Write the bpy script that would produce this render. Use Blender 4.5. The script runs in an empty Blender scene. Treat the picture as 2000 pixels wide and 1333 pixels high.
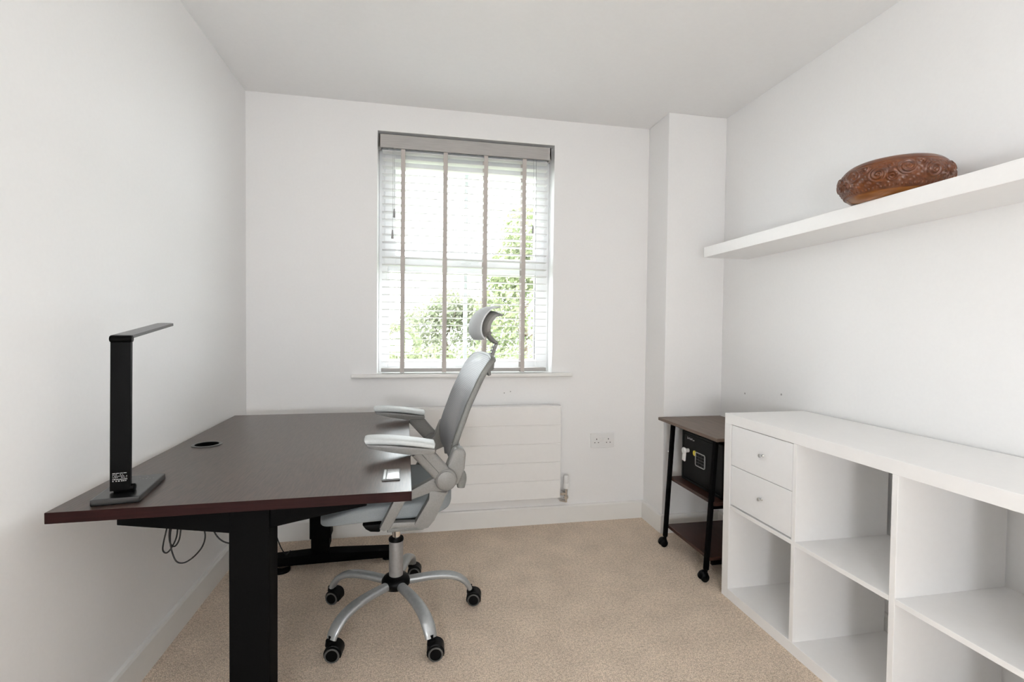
import bpy, bmesh, math, random
from math import sin, cos, pi, radians, sqrt, atan2, hypot
from mathutils import Vector, Matrix
random.seed(7)
S = bpy.context.scene
COL = S.collection

# ------------------------------------------------------------------ camera, sky, light, exposure
CAM_F = 947.5
cam_d = bpy.data.cameras.new('camera'); cam = bpy.data.objects.new('camera', cam_d); COL.objects.link(cam)
cam_d.sensor_width = 36.0; cam_d.lens = 36.0 * CAM_F / 2000.0; cam_d.clip_start = 0.02
R_ = Vector((0.98169684, -0.19013804, 0.01090162)); U_ = Vector((-0.0060493, 0.02608173, 0.99964151)); F_ = Vector((0.19035421, 0.98141086, -0.02445415))
M = Matrix((R_, U_, -F_)).transposed().to_4x4(); M.translation = Vector((0.8557, -2.6719, 1.1127))
cam.matrix_world = M
S.camera = cam

world = bpy.data.worlds.new('overcast_sky'); S.world = world; world.use_nodes = True
bg = world.node_tree.nodes['Background']
bg.inputs['Color'].default_value = (0.93, 0.965, 1.0, 1); bg.inputs['Strength'].default_value = 19.0

sun_d = bpy.data.lights.new('sun', 'SUN'); sun = bpy.data.objects.new('sun', sun_d); COL.objects.link(sun)
sun_d.energy = 3.0; sun_d.angle = radians(4); sun_d.color = (1, 0.97, 0.9)
sun.rotation_euler = Vector((-0.80, 0.16, -0.75)).to_track_quat('-Z', 'Y').to_euler(); sun.location = (6, 4, 8)

# sampling portal for the daylight through the window (gives no light of its own)
win_d = bpy.data.lights.new('window_portal', 'AREA'); win = bpy.data.objects.new('window_portal', win_d); COL.objects.link(win)
win_d.shape = 'RECTANGLE'; win_d.size = 0.97; win_d.size_y = 1.3; win_d.cycles.is_portal = True
win.location = (1.1245, 0.20, 1.5); win.rotation_euler = (radians(-90), 0, 0)
FILL_UP = 210.0; FILL_OPAL = 84.0      # glow of the two added, unseen fill lamps (built below)

S.view_settings.view_transform = 'Standard'; S.view_settings.look = 'None'
S.view_settings.gamma = 1.0; S.view_settings.use_curve_mapping = False
S.view_settings.exposure = -0.24
try:
    S.cycles.use_denoising = True; S.cycles.max_bounces = 10; S.cycles.diffuse_bounces = 6; S.cycles.transparent_max_bounces = 24
    S.cycles.caustics_reflective = False; S.cycles.caustics_refractive = False; S.cycles.sample_clamp_indirect = 6
except Exception:
    pass

# ------------------------------------------------------------------ materials
def new_mat(name, col, rough=0.5, metal=0.0, spec=0.5, **kw):
    m = bpy.data.materials.new(name); m.use_nodes = True
    b = m.node_tree.nodes['Principled BSDF']
    b.inputs['Base Color'].default_value = (*col, 1); b.inputs['Roughness'].default_value = rough
    b.inputs['Metallic'].default_value = metal; b.inputs['Specular IOR Level'].default_value = spec
    for k, v in kw.items():
        b.inputs[k.replace('_', ' ')].default_value = v
    return m
def nodes(m): return m.node_tree.nodes, m.node_tree.links, m.node_tree.nodes['Principled BSDF']
def noise_mat(name, c1, c2, scale=40, rough=0.5, bump=0.1, stretch=(1, 1, 1), spec=0.5, metal=0.0, detail=4, dist=0.002, lo=0.35, hi=0.65, rot=(0,0,0)):
    m = new_mat(name, c1, rough, metal, spec); N, L, b = nodes(m)
    tc = N.new('ShaderNodeTexCoord'); mp = N.new('ShaderNodeMapping'); mp.inputs['Scale'].default_value = stretch; mp.inputs['Rotation'].default_value = rot
    nz = N.new('ShaderNodeTexNoise'); nz.inputs['Scale'].default_value = scale; nz.inputs['Detail'].default_value = detail
    cr = N.new('ShaderNodeValToRGB'); cr.color_ramp.elements[0].position = lo; cr.color_ramp.elements[1].position = hi
    cr.color_ramp.elements[0].color = (*c1, 1); cr.color_ramp.elements[1].color = (*c2, 1)
    L.new(tc.outputs['Object'], mp.inputs['Vector']); L.new(mp.outputs['Vector'], nz.inputs['Vector'])
    L.new(nz.outputs['Fac'], cr.inputs['Fac']); L.new(cr.outputs['Color'], b.inputs['Base Color'])
    if bump:
        bp = N.new('ShaderNodeBump'); bp.inputs['Strength'].default_value = bump; bp.inputs['Distance'].default_value = dist
        L.new(nz.outputs['Fac'], bp.inputs['Height']); L.new(bp.outputs['Normal'], b.inputs['Normal'])
    return m

M_WALL = noise_mat('wall_paint', (0.855, 0.85, 0.845), (0.865, 0.86, 0.855), 90, 0.65, 0.05, spec=0.3)
M_CEIL = noise_mat('ceiling_paint', (0.83, 0.828, 0.825), (0.84, 0.838, 0.835), 60, 0.8, 0.04, spec=0.2)
M_TRIM = noise_mat('trim_gloss', (0.80, 0.79, 0.765), (0.81, 0.80, 0.775), 30, 0.35, 0.01)
M_UPVC = noise_mat('window_plastic', (0.84, 0.85, 0.86), (0.85, 0.86, 0.87), 30, 0.3, 0.0)
M_MELA = noise_mat('white_melamine', (0.875, 0.868, 0.86), (0.885, 0.878, 0.87), 50, 0.42, 0.02, spec=0.4)
M_DRAWER = noise_mat('white_drawer', (0.88, 0.88, 0.885), (0.89, 0.89, 0.895), 50, 0.4, 0.02, spec=0.4)
M_RAD = noise_mat('radiator_enamel', (0.81, 0.80, 0.785), (0.82, 0.81, 0.795), 40, 0.3, 0.0)
M_PLASTW = noise_mat('white_plastic', (0.78, 0.775, 0.765), (0.79, 0.785, 0.775), 40, 0.3, 0.0)
M_DARKHOLE = new_mat('painted_hole_dark', (0.003, 0.003, 0.003), 0.9, spec=0.0)  # near-black colour painted in for the darkness inside holes
M_BLKMET = noise_mat('black_powder_coat', (0.0018, 0.0018, 0.0018), (0.003, 0.0028, 0.0028), 300, 0.55, 0.0, spec=0.02)
M_BLKPLA = noise_mat('black_plastic', (0.002, 0.002, 0.002), (0.0035, 0.0035, 0.0035), 200, 0.42, 0.03, spec=0.07)
M_BLKGLO = noise_mat('black_lamp_plastic', (0.0015, 0.0015, 0.0015), (0.0025, 0.0025, 0.0025), 200, 0.3, 0.0, spec=0.04)
M_BLKBASE = noise_mat('black_gloss_plastic', (0.004, 0.004, 0.004), (0.006, 0.006, 0.006), 200, 0.24, 0.0, spec=0.5)
M_CABLE = new_mat('black_rubber', (0.008, 0.008, 0.008), 0.55)
M_FILL = new_mat('filler_spot', (0.42, 0.41, 0.40), 0.8)
M_CHROME = noise_mat('chrome', (0.75, 0.74, 0.73), (0.8, 0.8, 0.8), 30, 0.12, 0.0, metal=1.0)
M_SATIN = noise_mat('satin_nickel', (0.55, 0.55, 0.54), (0.6, 0.6, 0.59), 60, 0.3, 0.0, metal=1.0)
M_SILVER = noise_mat('silver_painted_metal', (0.36, 0.375, 0.38), (0.40, 0.415, 0.42), 80, 0.34, 0.01, metal=0.55)
M_GASLIFT = noise_mat('grey_gas_lift', (0.25, 0.24, 0.235), (0.28, 0.27, 0.265), 80, 0.4, 0.0, metal=0.3)
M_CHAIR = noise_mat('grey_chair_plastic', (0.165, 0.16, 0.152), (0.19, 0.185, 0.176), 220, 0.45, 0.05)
M_CHAIRD = noise_mat('darker_grey_chair_plastic', (0.125, 0.126, 0.118), (0.148, 0.149, 0.14), 220, 0.5, 0.05)  # darker grey plastic of back frame, spine and mechanism
M_PAD = noise_mat('light_grey_arm_pad', (0.52, 0.54, 0.535), (0.56, 0.58, 0.575), 150, 0.5, 0.03)
M_SEAT = noise_mat('blue_grey_seat_fabric', (0.225, 0.245, 0.255), (0.28, 0.30, 0.31), 700, 0.85, 0.25, spec=0.2)
M_HEADPAD = noise_mat('headrest_mesh_fabric', (0.50, 0.52, 0.53), (0.58, 0.60, 0.61), 500, 0.7, 0.1, spec=0.3)
M_TAPE = noise_mat('taupe_ladder_tape', (0.47, 0.43, 0.40), (0.54, 0.50, 0.47), 300, 0.85, 0.1, stretch=(1, 1, 6))
M_SLAT = noise_mat('grey_white_slat', (0.80, 0.80, 0.80), (0.83, 0.83, 0.83), 60, 0.4, 0.02, stretch=(0.2, 3, 3))
M_RAIL = noise_mat('grey_blind_rail', (0.36, 0.345, 0.33), (0.40, 0.385, 0.37), 60, 0.45, 0.02, stretch=(0.2, 3, 3))
M_CORD = new_mat('grey_cord', (0.45, 0.45, 0.46), 0.7)
M_TASSEL = new_mat('grey_tassel', (0.28, 0.27, 0.27), 0.5)
M_DESKEDGE = noise_mat('dark_wenge_edge', (0.009, 0.0028, 0.0026), (0.018, 0.006, 0.0055), 14, 0.5, 0.05, spec=0.06, stretch=(0.6, 0.6, 14), lo=0.3, hi=0.7)
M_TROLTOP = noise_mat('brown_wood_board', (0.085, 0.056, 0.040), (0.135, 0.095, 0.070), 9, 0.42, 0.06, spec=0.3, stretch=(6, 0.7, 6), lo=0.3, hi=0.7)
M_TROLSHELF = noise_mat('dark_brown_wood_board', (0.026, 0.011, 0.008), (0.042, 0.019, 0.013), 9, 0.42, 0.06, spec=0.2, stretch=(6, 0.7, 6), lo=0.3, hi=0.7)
M_SAFE = noise_mat('black_safe_paint', (0.004, 0.004, 0.0038), (0.007, 0.007, 0.0065), 500, 0.5, 0.12, spec=0.08)
M_YELLOW = new_mat('yellow_badge', (0.55, 0.45, 0.03), 0.35)
M_PRINT = new_mat('pale_print', (0.62, 0.62, 0.62), 0.5)
M_PRINTD = new_mat('faint_print', (0.30, 0.30, 0.30), 0.5)
M_KEYPAD = noise_mat('keypad_membrane', (0.045, 0.047, 0.047), (0.055, 0.057, 0.057), 200, 0.4, 0.0)
M_GREYRING = new_mat('grey_caster_trim', (0.06, 0.06, 0.057), 0.4)
M_GUN = noise_mat('gunmetal_ring', (0.07, 0.07, 0.068), (0.09, 0.09, 0.088), 80, 0.3, 0.0, metal=0.4)
M_BARK = noise_mat('bark', (0.10, 0.075, 0.05), (0.16, 0.12, 0.09), 20, 0.9, 0.4)
M_GRASS = noise_mat('grass', (0.11, 0.125, 0.08), (0.16, 0.17, 0.12), 12, 0.9, 0.2)
M_RENDER = noise_mat('exterior_brick', (0.42, 0.24, 0.17), (0.5, 0.3, 0.22), 30, 0.9, 0.1)

M_FILL_UP = new_mat('fill_uplighter_glow', (0.9, 0.9, 0.9), 0.4, Emission_Color=(0.945, 0.97, 1.0, 1), Emission_Strength=FILL_UP)  # emission of the added uplighter

M_FILL_OPAL = new_mat('fill_globe_glow', (0.9, 0.9, 0.9), 0.4, Emission_Color=(0.945, 0.97, 1.0, 1), Emission_Strength=FILL_OPAL)  # emission of the added globe lamp

def carpet_mat():
    m = new_mat('beige_carpet', (0.4, 0.3, 0.22), 0.95, spec=0.1); N, L, b = nodes(m)
    tc = N.new('ShaderNodeTexCoord')
    n1 = N.new('ShaderNodeTexNoise'); n1.inputs['Scale'].default_value = 260; n1.inputs['Detail'].default_value = 3
    n2 = N.new('ShaderNodeTexNoise'); n2.inputs['Scale'].default_value = 7; n2.inputs['Detail'].default_value = 5
    n3 = N.new('ShaderNodeTexVoronoi'); n3.inputs['Scale'].default_value = 330
    c1 = N.new('ShaderNodeValToRGB'); c1.color_ramp.elements[0].position = 0.36; c1.color_ramp.elements[1].position = 0.62
    c1.color_ramp.elements[0].color = (0.58, 0.465, 0.355, 1); c1.color_ramp.elements[1].color = (0.93, 0.80, 0.675, 1)
    c2 = N.new('ShaderNodeValToRGB'); c2.color_ramp.elements[0].position = 0.3; c2.color_ramp.elements[1].position = 0.7
    c2.color_ramp.elements[0].color = (0.90, 0.89, 0.88, 1); c2.color_ramp.elements[1].color = (1.06, 1.05, 1.04, 1)
    mx = N.new('ShaderNodeMix'); mx.data_type = 'RGBA'; mx.blend_type = 'MULTIPLY'; mx.inputs[0].default_value = 1
    for n in (n1, n2, n3): L.new(tc.outputs['Object'], n.inputs['Vector'])
    L.new(n1.outputs['Fac'], c1.inputs['Fac']); L.new(n2.outputs['Fac'], c2.inputs['Fac'])
    L.new(c1.outputs['Color'], mx.inputs[6]); L.new(c2.outputs['Color'], mx.inputs[7]); L.new(mx.outputs[2], b.inputs['Base Color'])
    n4 = N.new('ShaderNodeTexNoise'); n4.inputs['Scale'].default_value = 95; n4.inputs['Detail'].default_value = 2; L.new(tc.outputs['Object'], n4.inputs['Vector'])
    c4 = N.new('ShaderNodeValToRGB'); c4.color_ramp.elements[0].position = 0.33; c4.color_ramp.elements[1].position = 0.6
    c4.color_ramp.elements[0].color = (0.87, 0.855, 0.835, 1); c4.color_ramp.elements[1].color = (1.08, 1.08, 1.08, 1)
    m4 = N.new('ShaderNodeMix'); m4.data_type = 'RGBA'; m4.blend_type = 'MULTIPLY'; m4.inputs[0].default_value = 1
    L.new(n4.outputs['Fac'], c4.inputs['Fac']); L.new(mx.outputs[2], m4.inputs[6]); L.new(c4.outputs['Color'], m4.inputs[7]); L.new(m4.outputs[2], b.inputs['Base Color'])
    ad = N.new('ShaderNodeMath'); ad.operation = 'SUBTRACT'; L.new(n1.outputs['Fac'], ad.inputs[0]); L.new(n3.outputs['Distance'], ad.inputs[1])
    bp = N.new('ShaderNodeBump'); bp.inputs['Strength'].default_value = 0.7; bp.inputs['Distance'].default_value = 0.006
    L.new(ad.outputs[0], bp.inputs['Height']); L.new(bp.outputs['Normal'], b.inputs['Normal'])
    return m
M_CARPET = carpet_mat()

def desk_mat():
    m = new_mat('dark_wenge_laminate', (0.03, 0.02, 0.016), 0.29, spec=0.55); N, L, b = nodes(m)
    tc = N.new('ShaderNodeTexCoord'); mp = N.new('ShaderNodeMapping'); mp.inputs['Scale'].default_value = (26, 2.0, 6)
    nz = N.new('ShaderNodeTexNoise'); nz.inputs['Scale'].default_value = 9; nz.inputs['Detail'].default_value = 6; nz.inputs['Distortion'].default_value = 0.3
    cr = N.new('ShaderNodeValToRGB'); cr.color_ramp.elements[0].position = 0.35; cr.color_ramp.elements[1].position = 0.68
    cr.color_ramp.elements[0].color = (0.028, 0.016, 0.012, 1); cr.color_ramp.elements[1].color = (0.070, 0.044, 0.033, 1)
    L.new(tc.outputs['Object'], mp.inputs['Vector']); L.new(mp.outputs['Vector'], nz.inputs['Vector']); L.new(nz.outputs['Fac'], cr.inputs['Fac'])
    L.new(cr.outputs['Color'], b.inputs['Base Color'])
    bp = N.new('ShaderNodeBump'); bp.inputs['Strength'].default_value = 0.12; bp.inputs['Distance'].default_value = 0.001
    L.new(nz.outputs['Fac'], bp.inputs['Height']); L.new(bp.outputs['Normal'], b.inputs['Normal'])
    return m
M_DESK = desk_mat()

def mesh_back_mat():
    m = new_mat('grey_woven_mesh', (0.3, 0.3, 0.32), 0.5, spec=0.4); N, L, b = nodes(m)
    tc = N.new('ShaderNodeTexCoord')
    wv = N.new('ShaderNodeTexWave'); wv.wave_type = 'BANDS'; wv.bands_direction = 'Z'; wv.inputs['Scale'].default_value = 55; wv.inputs['Distortion'].default_value = 0.4
    w2 = N.new('ShaderNodeTexWave'); w2.wave_type = 'BANDS'; w2.bands_direction = 'Y'; w2.inputs['Scale'].default_value = 70; w2.inputs['Distortion'].default_value = 0.3
    mm = N.new('ShaderNodeMath'); mm.operation = 'MULTIPLY'
    cr = N.new('ShaderNodeValToRGB'); cr.color_ramp.elements[0].color = (0.17, 0.17, 0.18, 1); cr.color_ramp.elements[1].color = (0.40, 0.40, 0.42, 1)
    for w in (wv, w2): L.new(tc.outputs['Object'], w.inputs['Vector'])
    L.new(wv.outputs['Fac'], mm.inputs[0]); L.new(w2.outputs['Fac'], mm.inputs[1])
    L.new(mm.outputs[0], cr.inputs['Fac']); L.new(cr.outputs['Color'], b.inputs['Base Color'])
    bp = N.new('ShaderNodeBump'); bp.inputs['Strength'].default_value = 0.25; bp.inputs['Distance'].default_value = 0.001
    L.new(mm.outputs[0], bp.inputs['Height']); L.new(bp.outputs['Normal'], b.inputs['Normal'])
    tr = N.new('ShaderNodeBsdfTransparent'); mx = N.new('ShaderNodeMixShader'); mx.inputs['Fac'].default_value = 0.90
    L.new(tr.outputs[0], mx.inputs[1]); L.new(b.outputs[0], mx.inputs[2]); L.new(mx.outputs[0], N['Material Output'].inputs['Surface'])
    return m
M_MESH = mesh_back_mat()

def glass_mat():
    m = bpy.data.materials.new('window_glass'); m.use_nodes = True; N, L = m.node_tree.nodes, m.node_tree.links
    N.remove(N['Principled BSDF'])
    tr = N.new('ShaderNodeBsdfTransparent'); tr.inputs['Color'].default_value = (0.97, 0.985, 0.98, 1)
    gl = N.new('ShaderNodeBsdfGlossy'); gl.inputs['Roughness'].default_value = 0.02
    lw = N.new('ShaderNodeLayerWeight'); pw = N.new('ShaderNodeMath'); pw.operation = 'POWER'; pw.inputs[1].default_value = 5
    fr = N.new('ShaderNodeMath'); fr.operation = 'MULTIPLY_ADD'; fr.inputs[1].default_value = 0.7; fr.inputs[2].default_value = 0.035; mx = N.new('ShaderNodeMixShader')
    L.new(lw.outputs['Facing'], pw.inputs[0]); L.new(pw.outputs[0], fr.inputs[0]); L.new(fr.outputs[0], mx.inputs['Fac']); L.new(tr.outputs[0], mx.inputs[1]); L.new(gl.outputs[0], mx.inputs[2])
    L.new(mx.outputs[0], N['Material Output'].inputs['Surface'])
    return m
M_GLASS = glass_mat()

def leaf_mat(name, c1, c2):
    m = bpy.data.materials.new(name); m.use_nodes = True; N, L, b = nodes(m)
    oi = N.new('ShaderNodeNewGeometry'); cr = N.new('ShaderNodeValToRGB')
    cr.color_ramp.elements[0].color = (*c1, 1); cr.color_ramp.elements[1].color = (*c2, 1)
    L.new(oi.outputs['Random Per Island'], cr.inputs['Fac']); L.new(cr.outputs['Color'], b.inputs['Base Color']); b.inputs['Roughness'].default_value = 0.5
    tl = N.new('ShaderNodeBsdfTranslucent'); L.new(cr.outputs['Color'], tl.inputs['Color'])
    mx = N.new('ShaderNodeMixShader'); mx.inputs['Fac'].default_value = 0.45
    L.new(b.outputs[0], mx.inputs[1]); L.new(tl.outputs[0], mx.inputs[2]); L.new(mx.outputs[0], N['Material Output'].inputs['Surface'])
    return m
M_LEAF1 = leaf_mat('bright_leaves', (0.125, 0.165, 0.068), (0.27, 0.295, 0.165))
M_LEAF2 = leaf_mat('pale_leaves', (0.150, 0.178, 0.102), (0.29, 0.305, 0.21))
M_LEAF3 = leaf_mat('hedge_leaves', (0.130, 0.165, 0.072), (0.27, 0.295, 0.170))

def bowl_mat():
    m = noise_mat('carved_hardwood', (0.055, 0.0125, 0.003), (0.135, 0.037, 0.006), 10, 0.34, 0.03, stretch=(2, 2, 9), lo=0.3, hi=0.75)
    b = m.node_tree.nodes['Principled BSDF']; b.inputs['Coat Weight'].default_value = 0.12; b.inputs['Coat Roughness'].default_value = 0.15
    return m
M_BOWL = bowl_mat()
M_BOWLFOOT = noise_mat('smooth_hardwood', (0.15, 0.050, 0.009), (0.23, 0.085, 0.016), 10, 0.25, 0.02, stretch=(2, 2, 9), lo=0.3, hi=0.75)

# ------------------------------------------------------------------ mesh helpers
def bx(bm, lo, hi, bev=0.0, seg=2):
    t = bmesh.new(); bmesh.ops.create_cube(t, size=1)
    for v in t.verts:
        v.co = Vector([(lo[i] + hi[i]) / 2 + v.co[i] * (hi[i] - lo[i]) for i in range(3)])
    if bev: bmesh.ops.bevel(t, geom=list(t.edges), offset=bev, segments=seg, affect='EDGES', profile=0.6)
    merge(bm, t); return bm
def merge(bm, t, mat=None):
    me = bpy.data.meshes.new('t'); t.to_mesh(me); t.free()
    if mat is not None: me.transform(mat)
    bm.from_mesh(me); bpy.data.meshes.remove(me)
def prism(bm, pts, a, b, axis='y', bev=0.0, seg=2):
    """polygon pts extruded from a to b along the axis; pts are (x,z) for y, (x,y) for z, (y,z) for x"""
    t = bmesh.new()
    def mk(p, d):
        return {'y': (p[0], d, p[1]), 'z': (p[0], p[1], d), 'x': (d, p[0], p[1])}[axis]
    v0 = [t.verts.new(mk(p, a)) for p in pts]; v1 = [t.verts.new(mk(p, b)) for p in pts]
    t.faces.new(v0); t.faces.new(list(reversed(v1))); n = len(pts)
    for i in range(n): t.faces.new((v0[i], v1[i], v1[(i + 1) % n], v0[(i + 1) % n]))
    bmesh.ops.recalc_face_normals(t, faces=list(t.faces))
    if bev:
        es = [e for e in t.edges if len(e.link_faces) == 2 and e.calc_face_angle(0) > 0.5]
        bmesh.ops.bevel(t, geom=es, offset=bev, segments=seg, affect='EDGES', profile=0.6, clamp_overlap=True)
    merge(bm, t); return bm
def cyl(bm, p0, p1, r0, r1=None, n=24, bev=0.0):
    r1 = r0 if r1 is None else r1
    p0, p1 = Vector(p0), Vector(p1); d = p1 - p0; h = d.length
    t = bmesh.new(); bmesh.ops.create_cone(t, cap_ends=True, segments=n, radius1=r0, radius2=r1, depth=h)
    if bev:
        es = [e for e in t.edges if len(e.link_faces) == 2 and e.calc_face_angle(0) > 1.0]
        bmesh.ops.bevel(t, geom=es, offset=bev, segments=2, affect='EDGES')
    mt = Matrix.Translation((p0 + p1) / 2) @ d.to_track_quat('Z', 'Y').to_matrix().to_4x4()
    merge(bm, t, mt); return bm
def lathe(bm, prof, n=48, c=(0, 0, 0), axis='z', close=False):
    t = bmesh.new(); rings = []
    for r, h in prof:
        if r < 1e-6: rings.append([t.verts.new((0, 0, h))])
        else: rings.append([t.verts.new((r * cos(2 * pi * i / n), r * sin(2 * pi * i / n), h)) for i in range(n)])
    for a, b in zip(rings, rings[1:]):
        for i in range(n):
            j = (i + 1) % n
            if len(a) == 1 and len(b) == 1: continue
            if len(a) == 1: t.faces.new((a[0], b[i], b[j]))
            elif len(b) == 1: t.faces.new((a[i], a[j], b[0]))
            else: t.faces.new((a[i], a[j], b[j], b[i]))
    bmesh.ops.recalc_face_normals(t, faces=list(t.faces))
    mt = Matrix.Translation(c)
    if axis == 'y': mt = mt @ Matrix.Rotation(radians(90), 4, 'X')
    elif axis == 'x': mt = mt @ Matrix.Rotation(radians(90), 4, 'Y')
    elif isinstance(axis, Vector): mt = mt @ axis.to_track_quat('Z', 'Y').to_matrix().to_4x4()
    merge(bm, t, mt); return bm
def catmull(pts, k=8):
    P = [Vector(p) for p in pts]; out = []
    for i in range(len(P) - 1):
        p0 = P[i - 1] if i else P[0] * 2 - P[1]; p1, p2 = P[i], P[i + 1]; p3 = P[i + 2] if i + 2 < len(P) else P[-1] * 2 - P[-2]
        for j in range(k):
            t = j / k
            out.append(0.5 * ((2 * p1) + (-p0 + p2) * t + (2 * p0 - 5 * p1 + 4 * p2 - p3) * t * t + (-p0 + 3 * p1 - 3 * p2 + p3) * t ** 3))
    out.append(P[-1]); return out
def interp(xs, ys, x):
    if x <= xs[0]: return ys[0]
    for a, b, ya, yb in zip(xs, xs[1:], ys, ys[1:]):
        if x <= b: return ya + (yb - ya) * (x - a) / (b - a)
    return ys[-1]
def sweep(bm, path, w, h, up=(0, 0, 1), n=16, power=2.0, cap=True):
    """tube with a superellipse section (w across, h along up), w and h numbers or functions of 0..1"""
    t = bmesh.new(); P = [Vector(p) for p in path]; rings = []; up = Vector(up); N = len(P)
    for i, p in enumerate(P):
        d = (P[min(i + 1, N - 1)] - P[max(i - 1, 0)]).normalized()
        s = d.cross(up)
        s = s.normalized() if s.length > 1e-4 else d.orthogonal().normalized()
        u = s.cross(d).normalized(); f = i / (N - 1)
        ww = w(f) if callable(w) else w; hh = h(f) if callable(h) else h
        ring = []
        for k in range(n):
            a = 2 * pi * k / n; ca, sa = cos(a), sin(a)
            ring.append(t.verts.new(p + s * (math.copysign(abs(ca) ** (2 / power), ca) * ww / 2) + u * (math.copysign(abs(sa) ** (2 / power), sa) * hh / 2)))
        rings.append(ring)
    for a, b in zip(rings, rings[1:]):
        for k in range(n): t.faces.new((a[k], a[(k + 1) % n], b[(k + 1) % n], b[k]))
    if cap: t.faces.new(list(reversed(rings[0]))); t.faces.new(rings[-1])
    bmesh.ops.recalc_face_normals(t, faces=list(t.faces))
    merge(bm, t); return bm
def grid(bm, fn, nu, nv, wrap=False):
    t = bmesh.new(); V = [[t.verts.new(fn(i / (nu if wrap else nu - 1), j / (nv - 1))) for j in range(nv)] for i in range(nu)]
    for i in range(nu if wrap else nu - 1):
        for j in range(nv - 1):
            t.faces.new((V[i][j], V[(i + 1) % nu][j], V[(i + 1) % nu][j + 1], V[i][j + 1]))
    merge(bm, t); return bm
def NB(): return bmesh.new()
def obj(name, bm, mat, parent=None, smooth=None, label=None):
    me = bpy.data.meshes.new(name); bm.to_mesh(me); bm.free()
    o = bpy.data.objects.new(name, me); COL.objects.link(o)
    for mm in (mat if isinstance(mat, (list, tuple)) else [mat]): me.materials.append(mm)
    if smooth is not None:
        for p in me.polygons: p.use_smooth = True
        try:
            with bpy.context.temp_override(object=o, active_object=o, selected_objects=[o], selected_editable_objects=[o]):
                bpy.ops.object.shade_smooth_by_angle(angle=radians(smooth))
        except Exception: pass
    if parent: o.parent = parent
    if label: o['label'] = label
    return o
def thing(name, label, cat, loc=(0, 0, 0), rz=0, group=None):
    o = bpy.data.objects.new(name, None); COL.objects.link(o); o.empty_display_size = 0.05
    o.location = loc; o.rotation_euler = (0, 0, rz); o['label'] = label; o['category'] = cat
    if group: o['group'] = group
    return o
def tag(o, label, cat, group=None):
    o['label'] = label; o['category'] = cat
    if group: o['group'] = group
    return o
def struct(name, bm, mat, smooth=None, label=None):
    o = obj(name, bm, mat, None, smooth); o['kind'] = 'structure'
    if label: o['label'] = label
    return o

# ------------------------------------------------------------------ the room
H = 2.2935; W = 2.182; D = 0.2294; WR = 2.5294; YN = -4.3
WX0, WX1, WZ0, WZ1 = 0.641, 1.608, 0.846, 2.153
T = 0.26
struct('floor', bx(NB(), (-0.1, YN, -0.08), (WR + 0.1, 0.0, 0.0)), M_CARPET, label='beige cut pile carpet')
struct('ceiling', bx(NB(), (-0.15, YN, H), (WR + 0.15, T, H + 0.15)), M_CEIL, label='plain white ceiling')
struct('wall_left', bx(NB(), (-0.15, YN, 0), (0, T, H)), M_WALL, label='white wall beside the desk')
DX0, DX1, DZT = 0.45, 1.24, 1.98
b = NB(); bx(b, (-0.15, YN - 0.12, 0), (DX0, YN, H)); bx(b, (DX1, YN - 0.12, 0), (WR + 0.15, YN, H)); bx(b, (DX0, YN - 0.12, DZT), (DX1, YN, H))
struct('wall_front', b, M_WALL, label='white wall with the door behind the viewer')
b = NB(); bx(b, (DX0 + 0.003, YN - 0.06, 0.006), (DX1 - 0.003, YN - 0.02, DZT - 0.003), 0.002)
for z0, z1 in ((0.15, 0.85), (1.0, 1.85)):
    for x0, x1 in ((DX0 + 0.1, 0.80), (0.89, DX1 - 0.1)): bx(b, (x0, YN - 0.021, z0), (x1, YN - 0.014, z1), 0.005)
dd_ = struct('door_1', b, M_TRIM, label='white panelled door behind the viewer')
b = NB(); cyl(b, (DX1 - 0.06, YN - 0.02, 1.0), (DX1 - 0.06, YN + 0.03, 1.0), 0.009); cyl(b, (DX1 - 0.06, YN + 0.028, 1.0), (DX1 - 0.17, YN + 0.028, 1.0), 0.008)
obj('door_handle', b, M_SATIN, dd_)
wr_ = struct('wall_right', bx(NB(), (WR, YN, 0), (WR + 0.15, T, H)), M_WALL, label='white wall behind the shelving')
b = NB()
bx(b, (0, 0, 0), (WX0, T, H)); bx(b, (WX1, 0, 0), (WR, T, H)); bx(b, (WX0, 0, 0), (WX1, T, WZ0)); bx(b, (WX0, 0, WZ1), (WX1, T, H))
wb_ = struct('wall_back', b, M_WALL, label='white wall with the window')
struct('wall_corner', bx(NB(), (W, -D, 0), (WR, 0, H), 0.003), M_WALL, label='boxed-in corner of the white wall')
for (y, z) in ((-0.43, 0.791), (-0.687, 0.82)):
    obj('filled_hole', lathe(NB(), [(0, 0.0005), (0.004, 0.0005), (0.005, 0)], 12, (WR - 0.0005, y, z), Vector((-1, 0, 0))), M_FILL, wr_)
for (x, z) in ((1.333, 0.754), (1.368, 0.762)):
    obj('filled_hole', lathe(NB(), [(0, 0.0005), (0.003, 0.0005), (0.0035, 0)], 12, (x, -0.0005, z), Vector((0, -1, 0))), M_FILL, wb_)
SK = [(0, 0), (0.015, 0), (0.015, 0.092), (0.011, 0.1), (0, 0.102)]
struct('baseboard_left', prism(NB(), SK, YN, 0, 'y'), M_TRIM)
struct('baseboard_back', prism(NB(), [(-a, z) for a, z in SK], 0.015, W, 'x'), M_TRIM)
b = NB(); prism(b, [(W - a, z) for a, z in SK], -D - 0.015, -0.0145, 'y'); prism(b, [(-D - a, z) for a, z in SK], W, WR, 'x')
struct('baseboard_corner', b, M_TRIM)
struct('baseboard_right', prism(NB(), [(WR - a, z) for a, z in SK], YN, -D - 0.015, 'y'), M_TRIM)

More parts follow.
